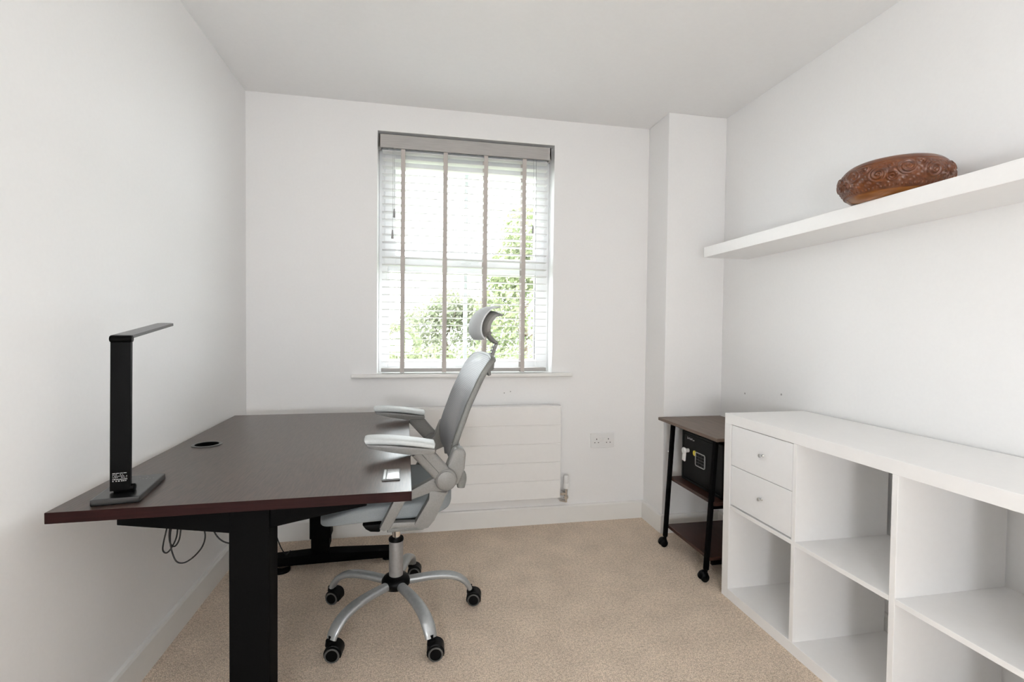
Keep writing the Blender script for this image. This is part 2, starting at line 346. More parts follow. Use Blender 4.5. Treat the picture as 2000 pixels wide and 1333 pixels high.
# window -------------------------------------------------------------
wn = bpy.data.objects.new('window_1', None); COL.objects.link(wn); wn['kind'] = 'structure'; wn['label'] = 'white sash style window with a horizontal meeting rail'
wn.location = (1.1245, 0.14, WZ0)
def wobj(name, bm, mat, parent=None, **k):
    o = obj(name, bm, mat, None, **k); o.parent = parent or wn
    o.matrix_parent_inverse = Matrix.Translation(-Vector(wn.location)) if not parent else Matrix.Identity(4)
    return o
FY0, FY1 = 0.105, 0.175
b = NB()
bx(b, (WX0, FY0, 0.866), (0.690, FY1, WZ1), 0.004); bx(b, (1.535, FY0, 0.866), (WX1, FY1, WZ1), 0.004)
bx(b, (0.689, FY0 + 0.001, 0.867), (1.536, FY1 - 0.001, 0.930), 0.004); bx(b, (0.689, FY0 + 0.001, 2.06), (1.536, FY1 - 0.001, WZ1 - 0.001), 0.004)
wobj('window_frame', b, M_UPVC)
b = NB()   # opening top sash, set slightly forward
bx(b, (0.672, 0.088, 1.455), (0.733, 0.16, 2.075), 0.005); bx(b, (1.525, 0.088, 1.455), (1.578, 0.16, 2.075), 0.005)
bx(b, (0.732, 0.089, 1.456), (1.526, 0.159, 1.515), 0.004); bx(b, (0.732, 0.089, 1.995), (1.526, 0.159, 2.074), 0.004)
wobj('upper_sash', b, M_UPVC)
b = NB()
bx(b, (0.686, 0.115, 0.925), (0.697, 0.15, 1.46), 0.002); bx(b, (1.530, 0.115, 0.925), (1.541, 0.15, 1.46), 0.002)
bx(b, (0.696, 0.116, 0.926), (1.531, 0.149, 0.937), 0.002); bx(b, (0.692, 0.112, 1.43), (1.533, 0.149, 1.457), 0.002)
wobj('lower_sash', b, M_UPVC)
wobj('gasket', bx(NB(), (1.5285, 0.114, 0.937), (1.5315, 0.118, 1.43)), M_CABLE)
b = NB(); bx(b, (1.113, 0.135, 0.93), (1.135, 0.147, 1.44)); bx(b, (1.113, 0.135, 1.5), (1.135, 0.147, 2.0))
wobj('glazing_bar', b, M_UPVC)
wobj('glass', bx(NB(), (0.694, 0.131, 0.93), (1.537, 0.134, 1.45)), M_GLASS)
wobj('glass', bx(NB(), (0.728, 0.131, 1.51), (1.53, 0.134, 2.0)), M_GLASS)
b = NB(); bx(b, (1.09, 0.074, 1.479), (1.15, 0.088, 1.494), 0.004); bx(b, (1.1, 0.064, 1.483), (1.19, 0.074, 1.492), 0.003)
wobj('window_handle', b, M_UPVC)
b = NB(); bx(b, (0.512, -0.032, 0.846), (1.724, 0.0, 0.866), 0.006, 3); bx(b, (WX0, -0.003, 0.846), (WX1, 0.12, 0.866))
struct('trim_1', b, M_TRIM, label='white window board')

# blind --------------------------------------------------------------
bl = thing('venetian_blind', 'grey wooden venetian blind with taupe tapes, lowered in the window', 'blind', (1.117, 0.03, 2.14))
def bobj(name, bm, mat, parent=None, **k):
    o = obj(name, bm, mat, parent or bl, **k)
    if parent is None: o.matrix_parent_inverse = Matrix.Translation(-Vector(bl.location))
    return o
b = NB(); bx(b, (0.645, 0.0, 2.068), (1.590, 0.012, 2.138), 0.003); bx(b, (1.578, 0.0, 2.068), (1.590, 0.05, 2.138), 0.003); bx(b, (0.645, 0.0, 2.068), (0.657, 0.05, 2.138), 0.003)
bobj('valance', b, M_RAIL)
bobj('headrail', bx(NB(), (0.66, 0.014, 2.09), (1.575, 0.062, 2.137), 0.003), M_RAIL)
b = NB(); zs = []
z = 2.055
while z > 0.92:
    zs.append(z); z -= 0.0402
for z in zs:
    t = NB(); bx(t, (0.664, -0.024, -0.0017), (1.574, 0.024, 0.0017), 0.0009, 1)
    merge(b, t, Matrix.Translation((0, 0.034, z)) @ Matrix.Rotation(radians(-2.0), 4, 'X'))
bobj('slats', b, M_SLAT)
bobj('bottom_rail', bx(NB(), (0.662, 0.010, 0.876), (1.576, 0.060, 0.895), 0.003), M_RAIL)
for x in (0.7725, 0.998, 1.219, 1.4365):
    b = NB(); bx(b, (x - 0.011, 0.0065, 0.872), (x + 0.011, 0.0075, 2.075)); bx(b, (x - 0.011, 0.0605, 0.872), (x + 0.011, 0.0615, 2.075))
    bx(b, (x - 0.011, 0.0065, 0.8715), (x + 0.011, 0.0615, 0.8725))
    bobj('ladder_tape', b, M_TAPE)
for x, z, x2 in ((0.7275, 1.747, 0.728), (0.719, 1.635, 0.721), (1.4875, 1.70, 1.488)):
    b = NB(); sweep(b, [(x2, 0.002, 2.07), (x, 0.002, z)], 0.002, 0.002, n=6)
    c = bobj('pull_cord', b, M_CORD)
    b = NB(); lathe(b, [(0, 0.046), (0.003, 0.046), (0.0045, 0.03), (0.0065, 0.002), (0.005, 0), (0, 0)], 14, (x, 0.002, z - 0.046))
    t = obj('tassel', b, M_TASSEL, c)
b = NB(); sweep(b, [(1.502, 0.001, 2.06), (1.503, 0.001, 1.79), (1.503, 0.001, 1.515)], 0.0035, 0.0035, n=8)
bobj('tilt_wand', b, M_CORD)

# radiator -----------------------------------------------------------
rd = thing('radiator', 'white flat panel radiator with horizontal grooves under the window', 'radiator', (1.17, -0.08, 0.17))
def robj(name, bm, mat, parent=None, **k):
    o = obj(name, bm, mat, parent or rd, **k)
    if parent is None: o.matrix_parent_inverse = Matrix.Translation(-Vector(rd.location))
    return o
RX0, RX1, RZ0, RZ1 = 0.70, 1.642, 0.170, 0.686
b = NB(); n = 5; hh = (RZ1 - RZ0) / n
for i in range(n):
    bx(b, (RX0, -0.083, RZ0 + i * hh + 0.0015), (RX1, -0.072, RZ0 + (i + 1) * hh - 0.0015), 0.0015, 1)
bx(b, (RX0 + 0.001, -0.079, RZ0 + 0.002), (RX1 - 0.001, -0.07, RZ1 - 0.002))
robj('front_panel', b, M_RAD)
b = NB(); bx(b, (RX0 + 0.004, -0.0705, RZ0 + 0.01), (RX1 - 0.004, -0.03, RZ1 - 0.012), 0.003)
robj('convector_body', b, M_RAD)
b = NB(); bx(b, (RX0, -0.082, RZ1 - 0.002), (RX1, -0.026, RZ1 + 0.003), 0.002)
robj('top_grille', b, M_RAD)
for x in (RX0 + 0.12, RX1 - 0.12): robj('wall_bracket', bx(NB(), (x - 0.02, -0.031, 0.25), (x + 0.02, -0.0005, 0.6)), M_RAD)
b = NB(); cyl(b, (1.686, -0.05, 0.15), (1.686, -0.05, 0.212), 0.0095, bev=0.002); cyl(b, (1.64, -0.05, 0.185), (1.69, -0.05, 0.185), 0.011, n=6); cyl(b, (1.655, -0.05, 0.185), (1.672, -0.05, 0.185), 0.0145, n=6)
cyl(b, (1.686, -0.05, 0.157), (1.686, -0.05, 0.172), 0.0135, n=6); cyl(b, (1.686, -0.05, 0.135), (1.686, -0.05, 0.152), 0.0075)
cyl(b, (1.686, -0.052, 0.14), (1.660, -0.03, 0.14), 0.008); cyl(b, (1.66, -0.032, 0.14), (1.66, -0.0, 0.14), 0.0075)
vb = robj('valve_body', b, M_CHROME, smooth=30)
b = NB(); lathe(b, [(0, 0.076), (0.012, 0.075), (0.0155, 0.068), (0.0165, 0.034), (0.0155, 0.032), (0.0165, 0.030), (0.017, 0.002), (0.015, 0), (0, 0)], 24, (1.686, -0.05, 0.212))
robj('thermostat_head', b, M_PLASTW, vb, smooth=40)

# wall socket ---------------------------------------------------------
sk_ = thing('wall_socket', 'white double switched power socket on the back wall right of the radiator', 'power socket', (1.9165, 0, 0.469))
def sobj(name, bm, mat, **k): return obj(name, bm, mat, sk_, **k)
sobj('plate', bx(NB(), (-0.0725, -0.010, -0.0425), (0.0725, 0, 0.0425), 0.004, 3), M_PLASTW)
for s in (-1, 1):
    b = NB()
    for (x, z, w_, h_) in ((0, 0.008, 0.004, 0.008), (-0.011, -0.012, 0.006, 0.004), (0.011, -0.012, 0.006, 0.004)):
        bx(b, (s * 0.036 + x - w_ / 2, -0.0104, z - h_ / 2), (s * 0.036 + x + w_ / 2, -0.0098, z + h_ / 2))
    sobj('pin_holes', b, M_DARKHOLE)
    sobj('rocker_switch', bx(NB(), (s * 0.011 - 0.006, -0.0135, -0.004), (s * 0.011 + 0.006, -0.009, 0.016), 0.002), M_PLASTW)

# uplighter added out of view as fill light, bounced off the ceiling
pl = thing('fill_uplighter', 'added fill light shaped as a white uplighter, unseen behind the viewer', 'lamp', (1.90, -3.35, 0))
obj('base', lathe(NB(), [(0, 0), (0.13, 0), (0.13, 0.012), (0.02, 0.025), (0, 0.025)], 40), M_PLASTW, pl, smooth=50)
obj('pole', cyl(NB(), (0, 0, 0.02), (0, 0, 1.62), 0.012), M_PLASTW, pl, smooth=50)
obj('lamp_shade', lathe(NB(), [(0.012, 1.60), (0.05, 1.61), (0.14, 1.66), (0.19, 1.72), (0.188, 1.722), (0.138, 1.665), (0.05, 1.62), (0, 1.618)], 40), M_PLASTW, pl, smooth=50)
obj('bulb', lathe(NB(), [(0, 1.62), (0.06, 1.64), (0.13, 1.668), (0.13, 1.675), (0, 1.69)], 32), M_FILL_UP, pl, smooth=60)

# opal globe lamp, a second unseen fill light added for frontal brightness
gl_ = thing('fill_globe_lamp', 'added fill light shaped as a white globe lamp, unseen behind the viewer', 'lamp', (0.62, -3.85, 0))
obj('base', lathe(NB(), [(0, 0), (0.12, 0), (0.12, 0.012), (0.02, 0.025), (0, 0.025)], 40), M_PLASTW, gl_, smooth=50)
obj('pole', cyl(NB(), (0, 0, 0.02), (0, 0, 0.75), 0.012), M_PLASTW, gl_, smooth=50)
obj('globe', lathe(NB(), [(0, 0.73)] + [(0.17 * sin(radians(k * 10)), 0.90 - 0.17 * cos(radians(k * 10))) for k in range(1, 18)] + [(0, 1.07)], 40), M_FILL_OPAL, gl_, smooth=60)

# floating shelf --------------------------------------------------------
b = NB(); bx(b, (2.279, -2.33, 1.487), (WR, -0.427, 1.538), 0.0012, 1)
fs = tag(obj('floating_shelf', b, M_MELA), 'thick white floating shelf fixed to the right wall above the shelving unit', 'shelf')

# carved bowl ------------------------------------------------------------
BC = (2.368, -1.348, 1.538)
BS = 0.88   # overall height factor
bw = thing('carved_bowl', 'round dark wooden bowl with carved scrolls on the white floating shelf', 'bowl', BC, radians(40))
prof = [(0.098, 0.0), (0.112, 0.006), (0.126, 0.016), (0.137, 0.028), (0.146, 0.042), (0.1525, 0.056), (0.156, 0.070), (0.156, 0.084), (0.152, 0.099), (0.145, 0.113), (0.135, 0.125), (0.126, 0.132)]
PS = catmull([(r, h, 0) for r, h in prof], 6)
def bowl_pt(t):
    k = t * (len(PS) - 1); i = min(int(k), len(PS) - 2); p = PS[i].lerp(PS[i + 1], k - i); q = (PS[i + 1] - PS[i]).normalized()
    return Vector((p.x, p.y, 0)), Vector((q.y, -q.x, 0))
rb = random.Random(3); motifs = []
NM = 13
for i in range(NM):
    a = 2 * pi * i / NM
    motifs.append((a, 0.073 + (0.010 if i % 2 else -0.004), 0.026, 1 if i % 2 else -1, rb.uniform(0, 6)))
    motifs.append((a + pi / NM, 0.098 if i % 2 else 0.059, 0.016, -1 if i % 2 else 1, rb.uniform(0, 6)))
def carve(th, h):
    if h < 0.033 or h > 0.110: return 0
    edge = min(1, (h - 0.033) / 0.006, (0.110 - h) / 0.008)
    for (a, hc, rad, sg, ph) in motifs:
        da = (th - a + pi) % (2 * pi) - pi
        x = da * 0.15; y = h - hc; r = hypot(x, y)
        if r < rad:
            ang = atan2(y, x) * sg + ph
            v = cos(2 * pi * r / (rad * 0.42) - ang)
            fall = min(1, (rad - r) / (rad * 0.12))
            return (0.0040 * (0.5 + 0.5 * v) * fall + 0.0010) * edge
    # leafy ground between the scrolls
    return edge * 0.0022 * (0.5 + 0.5 * sin(th * 64 + h * 330)) * (0.5 + 0.5 * sin(th * 30 - h * 240))
def bowl_fn(i, t):
    th = 2 * pi * i; p, nn = bowl_pt(t); h = p.y
    d = carve(th, h)
    if 0.025 < h < 0.034: d += 0.0026 * max(0, sin(th * 80)) * max(0, 1 - abs(h - 0.0295) / 0.0045)
    if 0.1115 < h < 0.114: d -= 0.0022
    r = p.x * 0.955 + nn.x * d; z = (h + nn.y * d) * BS
    return (r * cos(th), r * sin(th), z)
T0 = 0.22
b = NB(); grid(b, lambda i, t: bowl_fn(i, T0 + (1 - T0) * t), 560, 90, True)
obj('carved_band', b, M_BOWL, bw, smooth=60)
b = NB(); grid(b, lambda i, t: bowl_fn(i, T0 * t), 96, 24, True); lathe(b, [(0.098 * 0.955, 0), (0, 0.0)], 96)
obj('smooth_foot', b, M_BOWLFOOT, bw, smooth=60, label='smooth lighter brown base')
b = NB(); lathe(b, [(q_[0] * 0.955, q_[1] * BS) for q_ in [(0.1262, 0.132), (0.121, 0.1345), (0.116, 0.1325), (0.118, 0.122), (0.132, 0.10), (0.138, 0.08), (0.13, 0.05), (0.10, 0.02), (0.05, 0.014), (0, 0.013)]], 96)
obj('rim', b, M_BOWL, bw, smooth=60)

# shelving unit ------------------------------------------------------------
KX0, KX1 = 2.128, 2.512; KY0 = -0.8448; KT = 0.0408; CW = 0.338; DT = 0.0175; KH = 0.77
KY1 = KY0 - 2 * KT - 4 * CW - 3 * DT
ku = thing('shelving_unit', 'long low white cube shelving unit with two drawers along the right wall', 'shelving unit', ((KX0 + KX1) / 2, KY0 - 0.7, 0))
def kobj(name, bm, mat, parent=None, **k):
    o = obj(name, bm, mat, parent or ku, **k)
    if parent is None: o.matrix_parent_inverse = Matrix.Translation(-Vector(ku.location))
    return o
kobj('top_board', bx(NB(), (KX0, KY1, KH - KT), (KX1, KY0, KH), 0.001, 1), M_MELA)
kobj('bottom_board', bx(NB(), (KX0, KY1 + KT, 0), (KX1, KY0 - KT, KT), 0.001, 1), M_MELA)
kobj('side_panel', bx(NB(), (KX0, KY0 - KT, 0), (KX1, KY0, KH - KT), 0.0008, 1), M_MELA)
kobj('side_panel', bx(NB(), (KX0, KY1, 0), (KX1, KY1 + KT, KH - KT), 0.0008, 1), M_MELA)
ys = []; y = KY0 - KT
for i in range(4):
    ys.append((y - CW, y)); y -= CW
    if i < 3:
        kobj('divider', bx(NB(), (KX0 + 0.001, y - DT, KT), (KX1 - 0.004, y, KH - KT), 0.0008, 1), M_MELA); y -= DT
ZM0, ZM1 = 0.3770, 0.3925
for a, c in ys:
    kobj('shelf_board', bx(NB(), (KX0 + 0.001, a, ZM0), (KX1 - 0.004, c, ZM1), 0.0008, 1), M_MELA)
a, c = ys[0]
b = NB(); bx(b, (KX0 + 0.03, a + 0.001, ZM1 + 0.001), (KX1 - 0.06, a + 0.013, KH - KT - 0.001)); bx(b, (KX0 + 0.03, c - 0.013, ZM1 + 0.001), (KX1 - 0.06, c - 0.001, KH - KT - 0.001))
bx(b, (KX0 + 0.02, a + 0.001, ZM1 + 0.0005), (KX1 - 0.06, c - 0.001, ZM1 + 0.006)); kobj('drawer_insert', b, M_MELA)
zmid = 0.5605
for z0, z1 in ((zmid + 0.0012, KH - KT - 0.003), (ZM1 + 0.006, zmid - 0.0012)):
    d = kobj('drawer', bx(NB(), (KX0 + 0.003, a + 0.003, z0), (KX0 + 0.017, c - 0.003, z1), 0.0008, 1), M_DRAWER)
    bx_ = NB(); bx(bx_, (KX0 + 0.017, a + 0.016, z0 + 0.012), (KX1 - 0.08, c - 0.016, z0 + 0.1)); obj('drawer_box', bx_, M_MELA, d)
    b = NB(); lathe(b, [(0, 0.018), (0.0055, 0.0175), (0.0068, 0.015), (0.006, 0.011), (0.0035, 0.008), (0.0032, 0.003), (0.0055, 0), (0, 0)], 20, (KX0 + 0.003, (a + c) / 2 - 0.018, (z0 + z1) / 2 + 0.003), Vector((-1, 0, 0)))
    obj('knob', b, M_SATIN, d, smooth=40, label='small brushed metal knob')

# printer trolley ------------------------------------------------------------
tr = thing('wheeled_trolley', 'narrow brown three-tier trolley on black casters between corner and shelving', 'trolley', (2.31, -0.515, 0))
def tobj(name, bm, mat, parent=None, **k):
    o = obj(name, bm, mat, parent or tr, **k)
    if parent is None: o.matrix_parent_inverse = Matrix.Translation(-Vector(tr.location))
    return o
TX0, TX1, TY0, TY1 = 2.135, 2.505, -0.782, -0.256
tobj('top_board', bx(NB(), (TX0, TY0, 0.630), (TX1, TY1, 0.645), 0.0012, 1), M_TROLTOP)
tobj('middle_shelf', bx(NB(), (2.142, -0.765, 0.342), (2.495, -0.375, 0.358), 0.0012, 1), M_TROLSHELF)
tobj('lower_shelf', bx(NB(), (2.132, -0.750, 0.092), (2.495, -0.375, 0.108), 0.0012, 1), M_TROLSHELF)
LEGS = [((2.147, -0.392, 0.63), (2.118, -0.385, 0.052)), ((2.150, -0.752, 0.63), (2.124, -0.738, 0.052)), ((2.488, -0.392, 0.63), (2.496, -0.385, 0.052)), ((2.488, -0.752, 0.63), (2.496, -0.738, 0.052))]
for p, q in LEGS:
    l = tobj('leg', sweep(NB(), [p, q], 0.020, 0.020, up=(1, 0, 0), n=24, power=6), M_BLKMET)
for p, q in LEGS:
    cx, cy = q[0] - 0.006, q[1]
    b = NB(); cyl(b, (q[0], q[1], 0.035), (q[0], q[1], 0.056), 0.007); cyl(b, (q[0], q[1], 0.05), (q[0], q[1], 0.054), 0.012)
    t = NB(); bmesh.ops.create_uvsphere(t, u_segments=20, v_segments=12, radius=0.021)
    for v in t.verts:
        v.co.y *= 1.15
        if v.co.z < -0.004: v.co.z = -0.004
    merge(b, t, Matrix.Translation((cx - 0.006, cy, 0.0255)))
    ho = tobj('caster', b, M_BLKPLA, smooth=40)
    for s in (-1, 1):
        w_ = NB(); lathe(w_, [(0, 0), (0.016, 0), (0.019, 0.002), (0.019, 0.010), (0.016, 0.012), (0, 0.012)], 24, (cx - 0.006, cy + s * 0.013 + 0.006, 0.019), 'y')
        obj('wheel', w_, M_BLKPLA, ho, smooth=40)
for z in (0.342, 0.092): tobj('cross_bar', bx(NB(), (2.14, -0.758, z - 0.016), (2.495, -0.744, z), 0.001), M_BLKMET)
t = NB(); lathe(t, [(0, 0.003), (0.004, 0.002), (0.005, 0)], 12, (2.124, -0.389, 0.492), Vector((-1, 0, 0)))
tobj('bolt', t, M_SATIN)

# safe -------------------------------------------------------------------------
sf = thing('safe', 'black steel safe with keypad and round yellow badge on the trolley', 'safe', (2.30, -0.5755, 0.3585))
def fobj(name, bm, mat, parent=None, **k):
    o = obj(name, bm, mat, parent or sf, **k)
    if parent is None: o.matrix_parent_inverse = Matrix.Translation(-Vector(sf.location))
    return o
SX, SY0, SY1, SZ0, SZ1 = 2.192, -0.745, -0.405, 0.3585, 0.606
b = NB(); bx(b, (SX + 0.012, SY0, SZ0), (2.44, SY1, SZ1), 0.003)
bx(b, (SX, SY0, SZ0), (SX + 0.014, SY0 + 0.014, SZ1), 0.002); bx(b, (SX, SY1 - 0.014, SZ0), (SX + 0.014, SY1, SZ1), 0.002)
bx(b, (SX, SY0, SZ0), (SX + 0.014, SY1, SZ0 + 0.012), 0.002); bx(b, (SX, SY0, SZ1 - 0.012), (SX + 0.014, SY1, SZ1), 0.002)
fobj('body', b, M_SAFE)
dr = fobj('door', bx(NB(), (SX + 0.002, SY0 + 0.016, SZ0 + 0.014), (SX + 0.016, SY1 - 0.016, SZ1 - 0.014), 0.002), M_SAFE)
def rrect(cy, cz, w_, h_, r):
    out = []
    for qx, qz, a0 in ((1, 1, 0), (-1, 1, 90), (-1, -1, 180), (1, -1, 270)):
        for k in range(7):
            a = radians(a0 + 15 * k); out.append((cy + qx * (w_ / 2 - r) + r * cos(a), cz + qz * (h_ / 2 - r) + r * sin(a)))
    return out
KC = (-0.570, 0.490)
kp = obj('keypad', prism(NB(), rrect(*KC, 0.082, 0.068, 0.010), SX - 0.002, SX + 0.002, 'x'), M_KEYPAD, dr)
b = NB(); pr = rrect(*KC, 0.080, 0.066, 0.009); sweep(b, [(SX - 0.002, p[0], p[1]) for p in pr + [pr[0]]], 0.0024, 0.0012, up=(1, 0, 0), n=8)
obj('keypad_border', b, M_PRINT, dr, label='pale grey keypad outline')
b = NB()
for i in range(4):
    for j in range(3):
        cy, cz = KC[0] + (j - 1) * 0.022, KC[1] + (1.5 - i) * 0.0145
        bx(b, (SX - 0.0032, cy - 0.0095, cz - 0.0058), (SX - 0.0015, cy + 0.0095, cz + 0.0058), 0.0006, 1)
obj('keys', b, M_BLKPLA, dr)
b = NB(); lathe(b, [(0.013, 0.0), (0.0135, 0.003), (0.0115, 0.004), (0.0105, 0.0025), (0, 0.0025)], 28, (SX + 0.002, -0.519, 0.513), Vector((-1, 0, 0)))
obj('badge', b, M_YELLOW, dr, smooth=40, label='round yellow badge')
b = NB(); cyl(b, (SX + 0.002, -0.462, 0.513), (SX - 0.02, -0.462, 0.513), 0.010, n=20); lathe(b, [(0, 0.011), (0.014, 0.010), (0.0175, 0.005), (0.016, 0), (0, 0)], 24, (SX - 0.018, -0.462, 0.513), Vector((-1, 0, 0)))
obj('turn_knob', b, M_PLASTW, dr, smooth=40)
t = NB(); bx(t, (-0.004, -0.012, -0.046), (0.004, 0.012, 0.0), 0.003); b = NB(); merge(b, t, Matrix.Translation((SX - 0.022, -0.466, 0.508)) @ Matrix.Rotation(radians(8), 4, 'X'))
kn = obj('knob_lever', b, M_PLASTW, dr)
# worn, unreadable white lettering: a row of slanted strokes
b = NB(); y0 = -0.452
for i, (hh_, wd) in enumerate(((0.011, 0.0085), (0.009, 0.007), (0.009, 0.007), (0.009, 0.0065), (0.009, 0.0065), (0.009, 0.006), (0.005, 0.006), (0.005, 0.007))):
    yc = y0 - i * 0.0082
    prism(b, [(yc + 0.0025, 0.570), (yc + 0.0009, 0.570), (yc - 0.0015, 0.570 + hh_), (yc + 0.0001, 0.570 + hh_)], SX + 0.0013, SX + 0.0021, 'x')
    zz = 0.570 + (hh_ - 0.0022) * (i % 3) / 2
    prism(b, [(yc + 0.001, zz), (yc - wd * 0.55, zz), (yc - wd * 0.55 - 0.0004, zz + 0.0022), (yc + 0.0006, zz + 0.0022)], SX + 0.0013, SX + 0.0021, 'x')
obj('white_lettering', b, M_PRINT, dr, label='small white lettering')

# desk -----------------------------------------------------------------------
DA = radians(1.4); DZ = 0.700
DN = Vector((0.057, -1.449, 0))
ex, ey = Vector((cos(DA), sin(DA), 0)), Vector((-sin(DA), cos(DA), 0))
DLX, DLY = 0.786, 1.211
dk = thing('standing_desk', 'dark brown rectangular standing desk with black metal legs along the left wall', 'desk', DN, DA)
def dobj(name, bm, mat, parent=None, **k): return obj(name, bm, mat, parent or dk, **k)
top = NB(); bx(top, (0, 0, DZ - 0.025), (DLX, DLY, DZ), 0.0008, 1)
to = dobj('tabletop', top, [M_DESK, M_DESKEDGE])
for p in to.data.polygons:
    if p.normal.z < 0.9: p.material_index = 1
gc = (0.098, 0.617)
gr = dobj('cable_grommet', lathe(NB(), [(0.046, DZ), (0.0465, DZ + 0.002), (0.044, DZ + 0.0035), (0.038, DZ + 0.0035), (0.0365, DZ + 0.002)], 48, (*gc, 0)), M_GUN, smooth=40)
obj('grommet_hole_dark', lathe(NB(), [(0.037, DZ + 0.002), (0.0368, DZ + 0.0006), (0, DZ + 0.0006)], 48, (*gc, 0)), M_DARKHOLE, gr)  # black disc on the solid top stands in for the hole's darkness
t = NB(); bx(t, (0.708, 0.095, DZ), (0.756, 0.198, DZ + 0.0035), 0.0012); pb = dobj('power_box', t, M_GUN)
t = NB(); bx(t, (0.720, 0.100, DZ + 0.0035), (0.753, 0.193, DZ + 0.005), 0.0008); obj('power_box_lid', t, M_CHROME, pb, label='shiny metal lid')
t = NB(); bx(t, (0.711, 0.102, DZ + 0.0035), (0.717, 0.191, DZ + 0.0045), 0.0005); obj('power_box_strip', t, M_SATIN, pb)
UZ = DZ - 0.025
for (lx, ly) in ((0.395, 0.078), (0.385, 1.183)):
    pass
def desk_leg(cx, cy):
    b = NB(); bx(b, (cx - 0.046, cy - 0.040, 0.135), (cx + 0.046, cy + 0.040, UZ - 0.004), 0.004)
    l = dobj('leg', b, M_BLKMET)
    obj('middle_tube', bx(NB(), (cx - 0.040, cy - 0.035, 0.088), (cx + 0.040, cy + 0.035, 0.137), 0.003), M_BLKMET, l)
    obj('inner_tube', bx(NB(), (cx - 0.034, cy - 0.030, 0.058), (cx + 0.034, cy + 0.030, 0.09), 0.003), M_BLKMET, l)
    ft = NB(); prism(ft, [(cx - 0.33, 0.018), (cx + 0.33, 0.018), (cx + 0.33, 0.05), (cx + 0.06, 0.063), (cx - 0.06, 0.063), (cx - 0.33, 0.05)], cy - 0.035, cy + 0.035, 'y', 0.003)
    f = dobj('foot', ft, M_BLKMET)
    for s in (-0.30, 0.30):
        obj('leveller', lathe(NB(), [(0, 0.018), (0.006, 0.018), (0.006, 0.009), (0.02, 0.007), (0.022, 0), (0, 0)], 20, (cx + s, cy, 0.0)), M_BLKPLA, f)
    sb = NB(); prism(sb, [(cx - 0.285, UZ), (cx + 0.275, UZ), (cx + 0.275, UZ - 0.022), (cx + 0.10, UZ - 0.052), (cx + 0.046, UZ - 0.062), (cx - 0.046, UZ - 0.068), (cx - 0.285, UZ - 0.030)], cy - 0.032, cy + 0.032, 'y', 0.002)
    dobj('support_arm', sb, M_BLKMET)
desk_leg(0.398, 0.080); desk_leg(0.388, 1.148)
b = NB()
for x in (0.33, 0.46): bx(b, (x - 0.02, 0.112, UZ - 0.032), (x + 0.02, 1.116, UZ - 0.002), 0.002)
dobj('frame_rail', b, M_BLKMET)
dobj('control_box', bx(NB(), (0.52, 0.30, UZ - 0.040), (0.62, 0.56, UZ), 0.004), M_BLKPLA)

# grommet cap dropped on the carpet
t = NB(); pts = []
for k in range(33):
    a = radians(-205 + 230 * k / 32); pts.append((0.037 * cos(a), 0.037 * sin(a)))
pts += [(0.016, 0.010), (0.0, 0.004), (-0.016, 0.010)]
prism(t, pts, 0.0, 0.012, 'z', 0.002)
gcap = tag(obj('grommet_cap', t, M_BLKPLA), 'black notched plastic disc lying on the carpet under the desk', 'cap')
gcap.location = (0.254, -0.335, 0.0005); gcap.rotation_euler.z = radians(8)

# cables ------------------------------------------------------------------------
loop = [(0.10, -0.95, 0.655), (0.085, -0.95, 0.56), (0.070, -0.95, 0.47), (0.056, -0.945, 0.41), (0.053, -0.94, 0.385), (0.064, -0.94, 0.378), (0.082, -0.945, 0.40), (0.098, -0.95, 0.44), (0.100, -0.955, 0.50), (0.088, -0.955, 0.50),
        (0.076, -0.95, 0.45), (0.076, -0.945, 0.41), (0.090, -0.945, 0.40), (0.106, -0.95, 0.43), (0.110, -0.955, 0.49), (0.096, -0.96, 0.50), (0.083, -0.955, 0.46), (0.078, -0.95, 0.42), (0.083, -0.95, 0.385), (0.096, -0.95, 0.352), (0.118, -0.95, 0.346), (0.145, -0.95, 0.362), (0.170, -0.95, 0.392), (0.180, -0.95, 0.425), (0.176, -0.95, 0.46), (0.16, -0.95, 0.56), (0.15, -0.95, 0.66)]
tag(obj('power_cable', sweep(NB(), catmull(loop, 8), 0.0048, 0.0048, n=8, up=(0, 1, 0.01)), M_CABLE, smooth=60), 'black cable hanging in loops under the desk by the left wall', 'cable')
c2 = [(0.17, -0.93, 0.66), (0.195, -0.94, 0.50), (0.206, -0.95, 0.443), (0.241, -0.95, 0.403), (0.29, -0.9, 0.38), (0.30, -0.75, 0.37), (0.275, -0.58, 0.33), (0.255, -0.47, 0.26), (0.257, -0.42, 0.19), (0.264, -0.38, 0.125), (0.271, -0.335, 0.076), (0.273, -0.300, 0.0655), (0.273, -0.262, 0.060), (0.270, -0.249, 0.032), (0.255, -0.246, 0.006), (0.21, -0.246, 0.0035), (0.14, -0.235, 0.0035), (0.09, -0.19, 0.0035), (0.07, -0.10, 0.0035)]
tag(obj('mains_cable', sweep(NB(), catmull(c2, 8), 0.0048, 0.0048, n=8, up=(0.3, 0.1, 1)), M_CABLE, smooth=60), 'thin black cable running down behind the near desk leg to the floor', 'cable')

